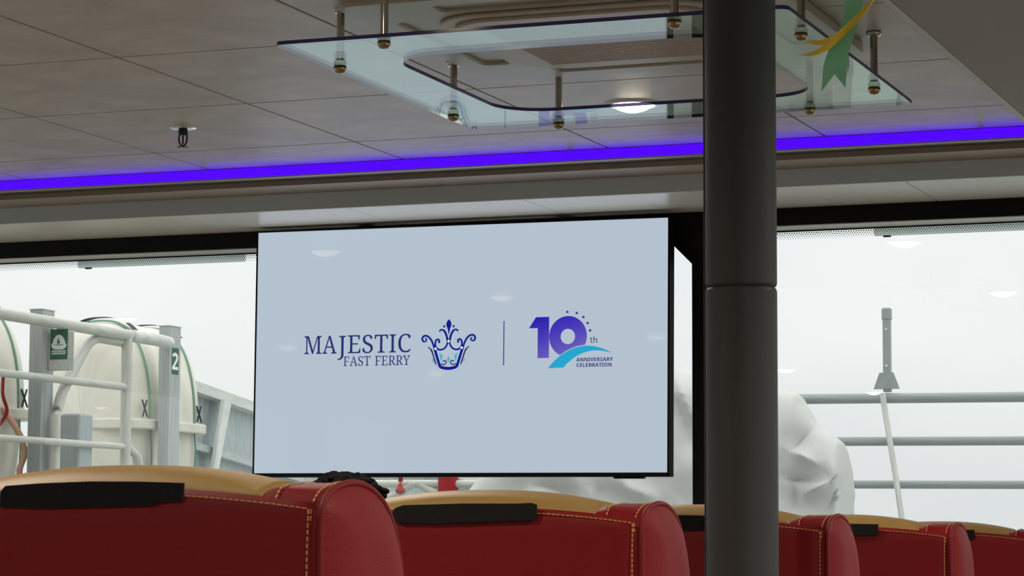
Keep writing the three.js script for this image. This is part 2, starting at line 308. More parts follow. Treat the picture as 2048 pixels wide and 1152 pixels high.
// ---------------------------------------------------------------- hanging glass frame and the air unit above it
{
  const gx0 = -2.437, gx1 = -1.33, gz0 = -6.12, gz1 = -4.985, gy = E + 1.065;
  const g = thing('glass_deflector', 'frosty green clear glass frame hung on steel rods below the ceiling air unit', 'air deflector', [0, gy, -5.55]); g.rotation.x = -0.006;
  const s = roundRect(gx0, gx1, -gz1, -gz0, 0.02), hole = roundRect(-2.27, -1.505, 5.19, 5.925, 0.12, new THREE.Path()); s.holes.push(hole);
  const eg = new THREE.ExtrudeGeometry(s, { depth: 0.008, bevelEnabled: false, curveSegments: 20 }); eg.rotateX(-Math.PI / 2).translate(0, 0, 5.55);
  const pane = mesh('glass_sheet', eg, [M.glass, M.glassEdgeLit], g);
  for (const [x, z] of [[-2.4, -5.24], [-2.2, -5.02], [-2.4, -5.895], [-2.2, -6.085], [-1.57, -5.02], [-1.365, -5.225], [-1.365, -5.87], [-1.57, -6.085]]) {
    const r = mesh('rod', new THREE.CylinderGeometry(0.0085, 0.0085, CEIL - gy - 0.012, 20).translate(x, (CEIL - gy + 0.008) / 2, z + 5.55), M.chrome, g);
    mesh('finial', new THREE.LatheGeometry([V2(0.0001, -0.017), V2(0.009, -0.0155), V2(0.013, -0.0105), V2(0.0145, -0.006), V2(0.013, 0), V2(0.0001, 0)], 24).translate(x, 0, z + 5.55), M.brass, r);
    mesh('ceiling_collar', new THREE.LatheGeometry([V2(0.0001, -0.008), V2(0.015, -0.008), V2(0.018, -0.002), V2(0.018, 0)], 24).translate(x, CEIL - gy, z + 5.55), M.chrome, r);
  }
  // four-way air unit
  const cx = -1.885, cz = -5.555, a = thing('air_conditioner', 'square ceiling air conditioner with side slots above the glass frame', 'air conditioner', [cx, CEIL, cz]);
  const plate = (half, r, y0, y1, bevel, holes = []) => {
    const sh = roundRect(-half, half, -half, half, r); for (const [p, q, u, v, rr] of holes) sh.holes.push(roundRect(p, q, u, v, rr, new THREE.Path()));
    return new THREE.ExtrudeGeometry(sh, { depth: y1 - y0 - 2 * bevel, bevelEnabled: true, bevelThickness: bevel, bevelSize: bevel, bevelSegments: 3, curveSegments: 14 }).rotateX(Math.PI / 2).translate(0, -y0 - bevel, 0);
  };
  const H = 0.47, L = 0.27, sl = [[-L, L, 0.335, 0.41, 0.02], [-L, L, -0.41, -0.335, 0.02], [0.335, 0.41, -L, L, 0.02], [-0.41, -0.335, -L, L, 0.02]];
  mesh('cover', plate(H - 0.006, 0.05, 0, 0.028, 0.006, sl), M.cassette, a);
  mesh('air_duct', box(-0.42, 0.42, -0.006, -0.001, -0.42, 0.42), M.slot, a);
  for (const [p, q, u, v] of sl) mesh('louvre', rbox(p + 0.006, q - 0.006, -0.02, -0.014, u + 0.006, v - 0.006, 0.002, 1), M.cassette, a);
  mesh('collar', plate(0.315, 0.12, 0.028, 0.036, 0.004), M.cassette, a);
  const gr = mesh('intake_grille', plate(0.285, 0.1, 0.034, 0.044, 0.005), M.cassette, a);
  const slats = []; for (let i = 0; i < 34; i++) slats.push(rbox(-0.22, 0.22, -0.0458, -0.0432, -0.225 + i * 0.0136, -0.225 + i * 0.0136 + 0.006, 0.001, 1));
  mesh('slats', merge(slats), M.cassette, gr);
}
{ // sprinkler
  const s = thing('sprinkler', 'small chrome fire sprinkler head under the ceiling panels', 'sprinkler', [-3.482, CEIL, -6.56]);
  mesh('escutcheon', new THREE.LatheGeometry([V2(0.012, -0.006), V2(0.03, -0.0045), V2(0.037, -0.001), V2(0.037, 0)], 36), std({ color: 0xe2dfd8, roughness: 0.12, metalness: 1 }), s);
  mesh('body', new THREE.LatheGeometry([V2(0.0001, -0.02), V2(0.011, -0.02), V2(0.0135, -0.016), V2(0.0135, 0)], 20), M.steelDark, s);
  mesh('frame_arms', merge([-1, 1].map((d) => tube([[d * 0.0115, -0.017, 0], [d * 0.0125, -0.032, 0], [d * 0.009, -0.044, 0], [0, -0.0505, 0]], 0.0025, 20, 8))), M.steelDark, s);
  mesh('bulb', new THREE.CapsuleGeometry(0.0026, 0.02, 4, 10).translate(0, -0.033, 0), std({ color: 0x5a0d12, roughness: 0.2 }), s);
  const teeth = []; for (let i = 0; i < 10; i++) teeth.push(box(0.004, 0.0155, -0.0535, -0.0523, -0.0018, 0.0018).rotateY(i * Math.PI / 5));
  mesh('deflector', merge([new THREE.CylinderGeometry(0.008, 0.008, 0.0015, 20).translate(0, -0.0527, 0), ...teeth]), M.steelDark, s);
}
// ---------------------------------------------------------------- pillar
{
  const R = 0.0538, p = thing('pillar', 'dark grey leather wrapped round pillar standing beside the aisle seats', 'pillar', [-1.0875, 0, -3.8]);
  const wrapGeo = (y0, y1) => { const h = y1 - y0, c = 0.004; const g = new THREE.LatheGeometry([V2(R - c, y0), V2(R - 0.001, y0 + 0.0025), V2(R, y0 + 0.007), V2(R, y0 + h * 0.5), V2(R, y1 - 0.007), V2(R - 0.001, y1 - 0.0025), V2(R - c, y1)], 64); const u = g.attributes.uv, q = g.attributes.position; for (let i = 0; i < u.count; i++) u.setXY(i, u.getX(i) * 0.34, q.getY(i)); return g; };
  mesh('lower_cover', wrapGeo(0, E + 0.4), M.wrap, p); mesh('upper_cover', wrapGeo(E + 0.4, SOF + 0.0), M.wrap, p);
  const a = 3.62, sx = Math.cos(a) * R, sz = -Math.sin(a) * R;
  mesh('seam', tube([[sx, 0.02, sz], [sx, SOF - 0.005, sz]], 0.0016, 1, 8), M.wrap, p);
  mesh('core', new THREE.CylinderGeometry(R - 0.004, R - 0.004, SOF, 32).translate(0, SOF / 2, 0), M.black, p);
}
// ---------------------------------------------------------------- ribbons
function ribbon(line, width, side, tailCut, thickness = 0.0008) { // line of centres; side(t) gives the direction across
  const c = new THREE.CatmullRomCurve3(line.map((p) => V3(...p))), n = 60, m = 10;
  const at = (u, v, off) => {
    const across = side(v).normalize(), tan = c.getTangentAt(v), nrm = across.clone().cross(tan).normalize();
    const tail = v > 0.75 ? tailCut * (1 - Math.abs(2 * u - 1)) * (v - 0.75) / 0.25 : 0;
    return c.getPointAt(Math.max(0, v - tail)).addScaledVector(across, (u - 0.5) * width(v)).addScaledVector(nrm, off + 0.0022 * Math.sin(v * 14 + u * 2)).toArray();
  };
  return merge([grid(m, n, (u, v) => at(u, v, thickness)), grid(m, n, (u, v) => at(u, v, -thickness), true)]);
}
{
  const z = -4.6, sat = (col) => phys({ color: col, roughness: 0.6, transmission: 0.3, thickness: 0, sheen: 0.4 });
  const gr = ribbon([[-1.082, SOF + 0.001, z + 0.01], [-1.1, E + 1.04, z], [-1.106, E + 0.99, z - 0.004], [-1.115, E + 0.94, z + 0.004], [-1.136, E + 0.885, z + 0.008], [-1.144, E + 0.833, z]], (v) => 0.03 + 0.016 * v, (v) => V3(1, 0.1 * v, 0.75 - 0.7 * v), 0.1);
  tag(mesh('ribbon', gr, sat(0x9fe3bb)), 'green satin ribbon with forked end hanging from the ceiling casing', 'ribbon');
  const ye = ribbon([[-1.01, SOF + 0.001, z + 0.06], [-1.03, E + 1.03, z + 0.05], [-1.06, E + 0.985, z + 0.035], [-1.1, E + 0.945, z + 0.03], [-1.14, E + 0.912, z + 0.032], [-1.17, E + 0.903, z + 0.034], [-1.196, E + 0.907, z + 0.03]], (v) => 0.02 + 0.008 * v, (v) => V3(0.62, 0.75, 0.25).lerp(V3(0.25, 0.95, 0.15), v), 0.16);
  tag(mesh('ribbon', ye, sat(0xf7d43a)), 'narrow yellow ribbon crossing in front of the green ribbon', 'ribbon');
}

// ---------------------------------------------------------------- seats
const HW = 0.225; // half the width
const profile = new THREE.CatmullRomCurve3([[0, -0.62], [0, -0.3], [0, -0.05], [0, 0.03], [0.003, 0.045], [0.014, 0.056], [0.045, 0.066], [0.085, 0.068], [0.12, 0.06], [0.15, 0.042], [0.174, 0.006], [0.186, -0.05], [0.188, -0.16], [0.18, -0.35], [0.17, -0.62]].map(([d, y]) => V3(d, y, 0)), false, 'centripetal').getPoints(110);
const profLen = [0]; profile.forEach((p, i) => { if (i) profLen.push(profLen[i - 1] + p.distanceTo(profile[i - 1])); });
const rearTop = (x) => 0.05 + 0.016 * (1 - (x / HW) ** 2);
function seatParts() {
  const P = {};
  const raise = (x, p) => { const k = Math.max(0, 1 - (x / HW) ** 2); const t = THREE.MathUtils.smoothstep(p.y, -0.02, 0.05) * (1 - THREE.MathUtils.smoothstep(p.x, 0.012, 0.05)); return p.y + 0.014 * k * t; };
  P.shell = grid(40, profile.length - 1, (u, v) => { const p = profile[Math.round(v * (profile.length - 1))], x = (u * 2 - 1) * HW; const sink = (1 - THREE.MathUtils.smoothstep(Math.abs(x), 0.158, 0.172)) * THREE.MathUtils.smoothstep(p.x, 0.004, 0.02) * 0.018; return [x, E + raise(x, p) - sink, -p.x + (p.y < 0.03 && p.x > 0.1 ? sink * 0.6 : 0), x, profLen[Math.round(v * (profile.length - 1))]]; });
  // flat rear panel, its edge rolled over
  P.panel = grid(40, 40, (u, v) => {
    const x = (u * 2 - 1) * (HW - 0.006), top = rearTop(x) - 0.002, y = -0.62 + (top + 0.62) * (v < 0.5 ? v * 1.8 : 0.9 + (v - 0.5) * 0.2), e = Math.min(HW - 0.006 - Math.abs(x), top - y, 0.012) / 0.012;
    return [x, E + y, 0.0055 * Math.sqrt(Math.max(0, 1 - (1 - e) ** 2)) - 0.001 - 0.012 * THREE.MathUtils.smoothstep(y, 0.03, 0.075) * 0.3, x, y];
  });
  // domed cheek on each side
  const cheek = (s) => {
    const rows = 70, cols = 24, ys = [], yTop = 0.0675;
    for (let i = 0; i <= rows; i++) { const t = i / rows; ys.push(-0.615 + (yTop + 0.615) * (1 - (1 - t) ** 2.2)); }
    const edge = (y) => { let a = null, b = null; for (let i = 1; i < profile.length; i++) { const p = profile[i - 1], q = profile[i]; if ((p.y - y) * (q.y - y) <= 0 && p.y !== q.y) { const d = p.x + (q.x - p.x) * (y - p.y) / (q.y - p.y); if (a === null) a = d; b = d; } } return [a ?? 0.07, b ?? 0.085]; };
    return grid(cols, rows, (u, v) => {
      const y = ys[Math.round(v * rows)], [a, b] = edge(y), w = 0.5 - 0.5 * Math.cos(u * Math.PI), d = a + (b - a) * w;
      let dist = 1; for (let i = 0; i < profile.length; i += 1) dist = Math.min(dist, Math.hypot(profile[i].x - d, profile[i].y - y));
      const e = Math.min(1, dist / 0.05), bulge = 0.017 * Math.sqrt(Math.max(0, 1 - (1 - e) ** 2)) - 0.003 * (1 - e);
      return [s * (HW + bulge), E + y, -d, d, y];
    }, s > 0 ? true : false);
  };
  P.cheeks = [cheek(1), cheek(-1)];
  P.piping = [1, -1].map((s) => tube(profile.filter((p, i) => i % 2 === 0).map((p) => [s * (HW + 0.0015), E + p.y, -p.x]), 0.0033, 120, 8));
  // headrest pad
  const pad = 0.175, hp = (x) => {
    const k = 1 - (Math.abs(x) / pad) ** 2.3, t = 0.066 + 0.0195 * k, r = rearTop(x);
    return new THREE.CatmullRomCurve3([[0.002, r - 0.012], [0.005, r - 0.001], [0.02, t - 0.007], [0.05, t - 0.0005], [0.08, t], [0.12, t - 0.012], [0.155, 0.036], [0.182, 0.0], [0.1955, -0.06], [0.198, -0.14], [0.19, -0.22], [0.178, -0.24]].map(([d, y]) => V3(d, y, 0)), false, 'centripetal').getPoints(48);
  };
  P.pad = grid(40, 48, (u, v) => { const x = (u * 2 - 1) * pad, c = hp(x), p = c[Math.round(v * 48)]; const edge = THREE.MathUtils.smoothstep(Math.abs(x), pad - 0.006, pad); return [x, E + p.y - edge * 0.022, -p.x + edge * 0.012 * THREE.MathUtils.smoothstep(p.x, 0.08, 0.16), x, v * 0.5]; });
  // stitching in short dashes
  const dash = new THREE.BoxGeometry(0.0013, 0.0042, 0.0009), stitches = [];
  const run = (pts) => { const c = new THREE.CatmullRomCurve3(pts), n = Math.floor(c.getLength() / 0.006); for (let i = 0; i < n; i++) { const t = (i + 0.5) / n, q = new THREE.Quaternion().setFromUnitVectors(V3(0, 1, 0), c.getTangentAt(t)), p = c.getPointAt(t); stitches.push(dash.clone().applyQuaternion(q).translate(p.x, p.y, p.z)); } };
  for (const s of [1, -1]) {
    run(Array.from({ length: 12 }, (_, i) => V3(s * (HW - 0.009), E - 0.42 + i * 0.0422, 0.0048 - (i === 11 ? 0.002 : 0))));
    run(profile.filter((p) => p.y > 0.03 && p.x < 0.17).map((p) => V3(s * (HW - 0.008), E + p.y + 0.0012, -p.x + 0.0003)));
    run(profile.filter((p) => p.y > 0.045 && p.x < 0.13).map((p) => V3(s * (pad + 0.006), E + raise(pad, p) + 0.001, -p.x)));
  }
  run(Array.from({ length: 25 }, (_, i) => { const x = -(HW - 0.01) + i * (HW - 0.01) / 12; return V3(x, E + rearTop(x) - 0.0075, 0.0032); }));
  P.stitching = merge(stitches);
  P.cushion = rbox(-HW + 0.005, HW - 0.005, 0.36, 0.485, -0.6, -0.16, 0.04, 4);
  P.underframe = merge([rbox(-0.2, 0.2, 0.31, 0.36, -0.56, -0.06, 0.01, 1)]);
  P.legs = [-0.15, 0.15].map((x) => merge([rbox(x - 0.02, x + 0.02, 0.012, 0.315, -0.36, -0.3, 0.006, 1), rbox(x - 0.03, x + 0.03, 0, 0.014, -0.55, -0.1, 0.004, 1)]));
  P.arms = [1, -1].map((s) => rbox(s > 0 ? HW - 0.002 : -HW - 0.043, s > 0 ? HW + 0.043 : -HW + 0.002, 0.6, 0.645, -0.5, -0.19, 0.014, 3));
  return P;
}
const SP = seatParts();
function seat(x, z, label, strip) {
  const s = thing('passenger_seat', label, 'seat', [x, 0, z], 'red passenger seats in rows');
  mesh('backrest', SP.shell, M.red, s); mesh('back_panel', SP.panel, M.red, s);
  for (const c of SP.cheeks) mesh('side_panel', c, M.redGrain, s);
  for (const c of SP.piping) mesh('piping', c, M.red, s);
  mesh('headrest_pad', SP.pad, M.gold, s).userData.label = 'gold tan headrest pad';
  mesh('stitching', SP.stitching, M.thread, s).userData.label = 'yellow stitching';
  mesh('seat_cushion', SP.cushion, M.red, s); mesh('underframe', SP.underframe, M.steelDark, s);
  for (const c of SP.legs) mesh('leg', c, M.steelDark, s);
  for (const c of SP.arms) mesh('armrest', c, M.hook, s);
  if (strip) {
    const g = new THREE.ExtrudeGeometry(new THREE.Shape(strip.map((p) => V2(...p))), { depth: 0.0022, bevelEnabled: true, bevelThickness: 0.0006, bevelSize: 0.0006, bevelSegments: 1 });
    mesh('fastening_strip', g.translate(0, E, 0.0045), M.hook, s).userData.label = 'black hook fastening strip';
  }
  return s;
}
const stripA = [[-0.094, 0.047], [-0.05, 0.0455], [0.03, 0.0468], [0.064, 0.0475], [0.071, 0.0508], [0.091, 0.0512], [0.0935, 0.056], [0.094, 0.0665], [0.05, 0.068], [0, 0.0685], [-0.05, 0.0672], [-0.089, 0.065], [-0.094, 0.06]];
const stripB = [[-0.082, 0.044], [-0.03, 0.0435], [0.03, 0.0455], [0.092, 0.0475], [0.0945, 0.05], [0.0945, 0.0655], [0.088, 0.0675], [0.07, 0.0668], [0, 0.0672], [-0.08, 0.0655], [-0.091, 0.062], [-0.095, 0.055], [-0.091, 0.047]];
const stripC = [[-0.094, 0.046], [0, 0.0455], [0.092, 0.0465], [0.094, 0.066], [0, 0.068], [-0.094, 0.065]];
const SX = -1.225;
seat(SX, -2.148, 'red leather seat with gold headrest, largest and nearest at lower left', stripA);
seat(SX, -3.056, 'red leather seat directly left of the dark pillar, second nearest', stripB);
seat(SX, -3.955, 'red leather seat partly hidden behind the dark pillar', stripC);
seat(SX, -4.865, 'red leather seat right of the pillar, fourth from the nearest', stripC);
seat(SX, -5.77, 'small red leather seat cut by the right edge of the picture', stripC);
seat(SX - 1.03, -4.865, 'red leather seat hidden in front rows, carrying the dark-haired passenger', null);

// ---------------------------------------------------------------- passenger
{
  const cubes = (bones, lo, hi, cell, k) => { // smooth union of tapered capsules, meshed
    const n = Math.ceil(Math.max(hi[0] - lo[0], hi[1] - lo[1], hi[2] - lo[2]) / cell) + 4, mc = new MarchingCubes(n, new THREE.MeshBasicMaterial(), false, false, 200000);
    mc.isolation = 0; const size = n * cell, half = size / 2, c = lo.map((v, i) => (v + hi[i]) / 2);
    for (let z = 0; z < n; z++) for (let y = 0; y < n; y++) for (let x = 0; x < n; x++) {
      const p = [x, y, z].map((q, i) => c[i] + (q / (n / 2) - 1) * half); let d = 9;
      for (const [a, ra, b, rb] of bones) {
        const ab = [b[0] - a[0], b[1] - a[1], b[2] - a[2]], ap = [p[0] - a[0], p[1] - a[1], p[2] - a[2]], l = ab[0] ** 2 + ab[1] ** 2 + ab[2] ** 2;
        const t = l ? Math.max(0, Math.min(1, (ap[0] * ab[0] + ap[1] * ab[1] + ap[2] * ab[2]) / l)) : 0, e = Math.hypot(ap[0] - t * ab[0], ap[1] - t * ab[1], ap[2] - t * ab[2]) - (ra + (rb - ra) * t);
        const h = Math.max(k - Math.abs(d - e), 0) / k; d = Math.min(d, e) - h * h * k / 4;
      }
      mc.field[x + y * n + z * n * n] = -d;
    }
    mc.update();
    const g = new THREE.BufferGeometry(), N = mc.count; g.setAttribute('position', new THREE.BufferAttribute(mc.positionArray.slice(0, N * 3), 3)); g.setAttribute('normal', new THREE.BufferAttribute(mc.normalArray.slice(0, N * 3), 3));
    return g.scale(half, half, half).translate(...c);
  };
  // local: hips over the seat, facing -z, y from the floor
  const px = SX - 1.03 - 0.08, pz = -4.865, p = thing('person', 'passenger with short curly dark hair seated in a front row, top of head showing', 'person', [px, 0, pz]);
  const both = (f) => [f(-1), f(1)].flat();
  const body = [[[0, 0.6, -0.31], 0.13, [0, 0.8, -0.29], 0.125], [[-0.06, 0.6, -0.31], 0.11, [0.06, 0.6, -0.31], 0.11], [[-0.13, 0.935, -0.28], 0.07, [0.13, 0.935, -0.28], 0.07], [[0, 0.8, -0.29], 0.12, [0, 0.92, -0.28], 0.1],
    ...both((s) => [[[s * 0.09, 0.57, -0.34], 0.085, [s * 0.11, 0.55, -0.7], 0.062], [[s * 0.11, 0.55, -0.7], 0.058, [s * 0.11, 0.1, -0.72], 0.04], [[s * 0.11, 0.05, -0.7], 0.042, [s * 0.12, 0.035, -0.86], 0.033], [[s * 0.175, 0.92, -0.28], 0.055, [s * 0.2, 0.68, -0.32], 0.043], [[s * 0.2, 0.68, -0.32], 0.041, [s * 0.12, 0.66, -0.55], 0.03]])];
  const bodyGeo = cubes(body, [-0.3, -0.02, -0.92], [0.3, 1.02, -0.12], 0.016, 0.05);
  mesh('body', bodyGeo, M.shirt, p);
  const handBones = both((s) => { const o = [[[s * 0.12, 0.66, -0.55], 0.026, [s * 0.11, 0.655, -0.63], 0.03]]; for (let f = 0; f < 4; f++) { const fx = s * (0.11 + (f - 1.5) * 0.021), l = [0.055, 0.066, 0.062, 0.048][f]; o.push([[fx, 0.655, -0.64], 0.0095, [fx, 0.65, -0.64 - l * 0.6], 0.0088], [[fx, 0.65, -0.64 - l * 0.6], 0.0088, [fx, 0.636, -0.64 - l], 0.0078]); } o.push([[s * 0.085, 0.655, -0.59], 0.011, [s * 0.063, 0.652, -0.635], 0.009]); return o; });
  mesh('hands', cubes(handBones, [-0.18, 0.6, -0.74], [0.18, 0.7, -0.52], 0.005, 0.008), M.skin, p);
  const hy = 1.165, head = [[[0, 0.95, -0.275], 0.058, [0, 1.06, -0.285], 0.053], [[0, hy + 0.018, -0.27], 0.083, [0, hy + 0.005, -0.31], 0.08], [[0, hy - 0.06, -0.32], 0.058, [0, hy - 0.085, -0.345], 0.036], [[0, hy - 0.005, -0.375], 0.012, [0, hy - 0.035, -0.392], 0.014], [[-0.022, hy - 0.066, -0.368], 0.009, [0.022, hy - 0.066, -0.368], 0.009], ...both((s) => [[[s * 0.033, hy + 0.006, -0.363], 0.014, [s * 0.034, hy + 0.006, -0.366], 0.013], [[s * 0.082, hy + 0.01, -0.285], 0.014, [s * 0.08, hy - 0.03, -0.288], 0.01]])];
  mesh('head', cubes(head, [-0.11, 0.9, -0.42], [0.11, 1.28, -0.17], 0.007, 0.02), M.skin, p);
  for (const s of [-1, 1]) mesh('eye', new THREE.SphereGeometry(0.011, 14, 10).translate(s * 0.033, hy + 0.006, -0.371), std({ color: 0x1a120d, roughness: 0.2 }), p);
  const curls = [new THREE.SphereGeometry(0.09, 24, 14, 0, Math.PI * 2, 0, 1.75).scale(1, 1.02, 1.12).translate(0, hy + 0.015, -0.283)];
  for (let i = 0; i < 900; i++) {
    const a = rnd() * Math.PI * 2, y = 1 - rnd() * 1.15, r = Math.sqrt(Math.max(0, 1 - y * y)), zz = Math.sin(a) * r; if (zz < -0.6 && y < 0.45) continue;
    const s = 0.005 + rnd() * 0.007, t = new THREE.IcosahedronGeometry(s, 1).scale(1 + rnd(), 0.6 + 0.5 * rnd(), 0.8).rotateX(rnd() * 6).rotateY(rnd() * 6);
    const k = 0.088 + rnd() * 0.007 + 0.006 * perlin.noise(Math.cos(a) * r * 5, y * 5, zz * 5); curls.push(t.translate(Math.cos(a) * r * k, hy + 0.015 + y * k * 1.02, -0.283 + zz * k * 1.12));
  }
  mesh('hair', merge(curls), M.hair, p);
}

// ---------------------------------------------------------------- outside: sea and foredeck
structure('sea', new THREE.PlaneGeometry(2400, 2400).rotateX(-Math.PI / 2).translate(0, -3.2, 0), std({ color: 0xa3b3af, roughness: 0.3, bumpMap: rep(grainBump, 300), bumpScale: 0.05 }));
structure('foredeck', shiftDeck(), M.deck);
function shiftDeck() { const s = shapeOf([[-7.4, 8.25], [4.8, 8.25], [4.2, 12], [1.5, 16.5], [-1.3, 18.5], [-4, 16.5], [-7, 12]]); return new THREE.ExtrudeGeometry(s, { depth: 0.2, bevelEnabled: false }).rotateX(-Math.PI / 2).translate(0, E - 0.75, 0); }

{ // rail round the raft rack
  const g = thing('guard_rail', 'white pipe guard rail with bent handle beside the life raft canisters', 'railing', [0, 0, 0]);
  const X = -5.32, z1 = -9.57, dk = E - 0.55;
  mesh('top_rail', tube([[X, E + 0.905, -8.3], [X, E + 0.9, -9.62]], 0.0225, 1, 16), M.railWhite, g);
  mesh('rail_end', tube([[X, E + 0.9, -9.6], [X - 0.005, E + 0.9, -9.85], [X - 0.03, E + 0.9, -9.985]], 0.026, 12, 16), M.paint, g);
  mesh('middle_rail', tube([[X, E + 0.682, -8.3], [X, E + 0.688, z1]], 0.015, 1, 14), M.railWhite, g);
  mesh('lower_rail', tube([[X, E + 0.44, -8.3], [X, E + 0.447, z1]], 0.0135, 1, 14), M.railWhite, g);
  mesh('upright', tube([[X, E + 0.9, z1], [X, dk, z1]], 0.0225, 1, 16), M.railWhite, g);
  mesh('upright', tube([[X, E + 0.9, -8.4], [X, dk, -8.4]], 0.0225, 1, 16), M.railWhite, g);
  mesh('brace', tube([[X, E + 0.45, z1 - 0.01], [X + 0.02, E + 0.36, z1 - 0.08], [X + 0.02, dk, z1 - 0.3]], 0.02, 12, 12), M.railWhite, g);
  const b = -5.347; mesh('bent_handle', tube([[b + 0.01, E + 0.872, z1], [b, E + 0.875, -9.45], [b, E + 0.872, -9.37], [b, E + 0.84, -9.3], [b, E + 0.75, -9.21], [b, E + 0.65, -9.12], [b, E + 0.56, -9.075], [b, E + 0.45, -9.06], [b, dk, -9.05]], 0.021, 60, 14), M.railWhite, g);
  mesh('drape', rbox(-5.42, -5.33, dk, E + 0.565, -9.33, -9.22, 0.012, 2), M.plate, g);
}
const post = (name, label, x0, x1, z0, z1, top) => { const g = thing(name, label, 'post', [0, 0, 0]); mesh('column', rbox(x0, x1, E - 0.55, top, z0, z1, 0.003, 1), M.paintGrey, g); mesh('cap', rbox(x0 - 0.002, x1 + 0.002, top, top + 0.006, z0 - 0.002, z1 + 0.002, 0.002, 1), M.paint, g); return g; };
{
  const p1 = post('rack_post', 'grey square post carrying the green life raft sign', -5.432, -5.374, -9.09, -9.0, E + 0.955);
  mesh('sign_board', rbox(-5.374, -5.262, E + 0.72, E + 0.874, -9.052, -9.046, 0.003, 1), M.paint, p1);
  const c = document.createElement('canvas'); c.width = 160; c.height = 256; const k = c.getContext('2d');
  k.fillStyle = '#2f6650'; k.fillRect(0, 0, 160, 256); k.fillStyle = '#e9efe4'; k.beginPath(); k.moveTo(18, 130); k.bezierCurveTo(40, 20, 120, 20, 142, 130); k.closePath(); k.fill();
  k.fillStyle = '#2f6650'; k.beginPath(); k.moveTo(60, 122); k.lineTo(72, 72); k.lineTo(92, 122); k.closePath(); k.fill();
  k.fillStyle = '#e9efe4'; k.beginPath(); k.moveTo(10, 124); k.quadraticCurveTo(80, 150, 150, 124); k.quadraticCurveTo(150, 165, 110, 172); k.lineTo(50, 172); k.quadraticCurveTo(10, 165, 10, 124); k.fill();
  k.strokeStyle = '#e9efe4'; k.lineWidth = 7; for (const y of [186, 206]) { k.beginPath(); for (let i = 0; i <= 40; i++) k.lineTo(16 + i * 3.2, y + 6 * Math.sin(i * 0.95)); k.stroke(); }
  const t = new THREE.CanvasTexture(c); t.colorSpace = THREE.SRGBColorSpace;
  mesh('raft_sign', new THREE.PlaneGeometry(0.078, 0.118).translate(-5.327, E + 0.823, -9.0452), std({ map: t, roughness: 0.6 }), p1).userData.label = 'green life raft pictogram';
  const p2 = post('rack_post', 'grey square post with the green number 2 label', -5.407, -5.355, -10.1, -10.0, E + 0.973);
  const d = document.createElement('canvas'); d.width = 96; d.height = 192; const q = d.getContext('2d'); q.fillStyle = '#2c5c4b'; q.fillRect(0, 0, 96, 192); q.fillStyle = '#eef2e8'; q.font = 'bold 170px sans-serif'; q.textAlign = 'center'; q.fillText('2', 48, 158);
  const t2 = new THREE.CanvasTexture(d); t2.colorSpace = THREE.SRGBColorSpace;
  mesh('number_label', new THREE.PlaneGeometry(0.062, 0.112).rotateY(Math.PI / 2).translate(-5.3545, E + 0.828, -10.05), std({ map: t2, roughness: 0.6 }), p2).userData.label = 'green label with white 2';
}
function canister(x, z, label) { // tall two-part raft container, length along z
  const g = thing('life_raft_canister', label, 'life raft', [x, E + 0.56, z], 'life raft canisters on the foredeck'), hw = 0.245, hu = 0.44, hd = 0.5, L = 0.24;
  const ring = (a, s, up) => [hw * s * Math.sign(Math.cos(a)) * Math.abs(Math.cos(a)) ** 0.75, (up ? hu : -hd) * s ** 0.6 * Math.abs(Math.sin(a)) ** 0.85];
  const half = (up) => grid(40, 30, (u, v) => { // domed ends, shallow ribs along the length
    const t = v * 2 - 1, e = Math.max(0, (Math.abs(t) - 0.55) / 0.45), s = Math.sqrt(Math.max(0, 1 - e * e)) * (up ? 1 : 0.93) * (1 + 0.018 * (Math.abs(t) < 0.6 ? Math.cos(t * 16) : 0)), [px, py] = ring(u * Math.PI, Math.max(s, 0.001), up);
    return [px, py, t * (L + 0.12), u * 0.8, v * 0.6];
  }, !up);
  mesh('upper_shell', half(true), M.shell, g); mesh('lower_shell', half(false), M.shell, g);
  const fl = roundRect(-hw - 0.018, hw + 0.018, -L - 0.115, L + 0.115, 0.14);
  mesh('flange', new THREE.ExtrudeGeometry(fl, { depth: 0.03, bevelEnabled: true, bevelSize: 0.006, bevelThickness: 0.006, bevelSegments: 2, curveSegments: 16 }).rotateX(Math.PI / 2).translate(0, 0.015, 0), M.shell, g);
  for (const zz of [0.2, -0.2]) {
    const pts = []; for (let i = 0; i <= 20; i++) { const [a, b] = ring(i / 20 * Math.PI, 1.02, true); pts.push([a, b, zz + 0.02]); }
    mesh('lashing_rope', tube(pts, 0.0045, 60, 6), M.rope, g);
    const lower = []; for (let i = 0; i <= 14; i++) { const [a, b] = ring(i / 14 * Math.PI, 0.95, false); lower.push([a * 1.02, b, zz - 0.03 * Math.sin(i)]); }
    mesh('lashing_rope', tube(lower, 0.0045, 60, 6), M.rope, g);
    const st = grid(3, 24, (u, v) => { const [a, b] = ring(Math.PI * (0.32 + 0.36 * v), 1.035, true); return [a, b + 0.012, zz - 0.03 + u * 0.055]; });
    mesh('top_strap', st, M.strap, g);
  }
  for (const zz of [0.27, 0.0, -0.22]) mesh('cross_tie', merge([1, -1].map((s) => tube([[hw + 0.006, 0.03, zz - s * 0.02], [hw + 0.002, 0.1, zz + s * 0.02]], 0.004, 1, 6))), M.strap, g);
  return g;
}
canister(-5.8, -9.0 + 0.05, 'white life raft canister cut by the left edge of the picture');
canister(-5.69, -10.22, 'white life raft canister between the two grey posts');
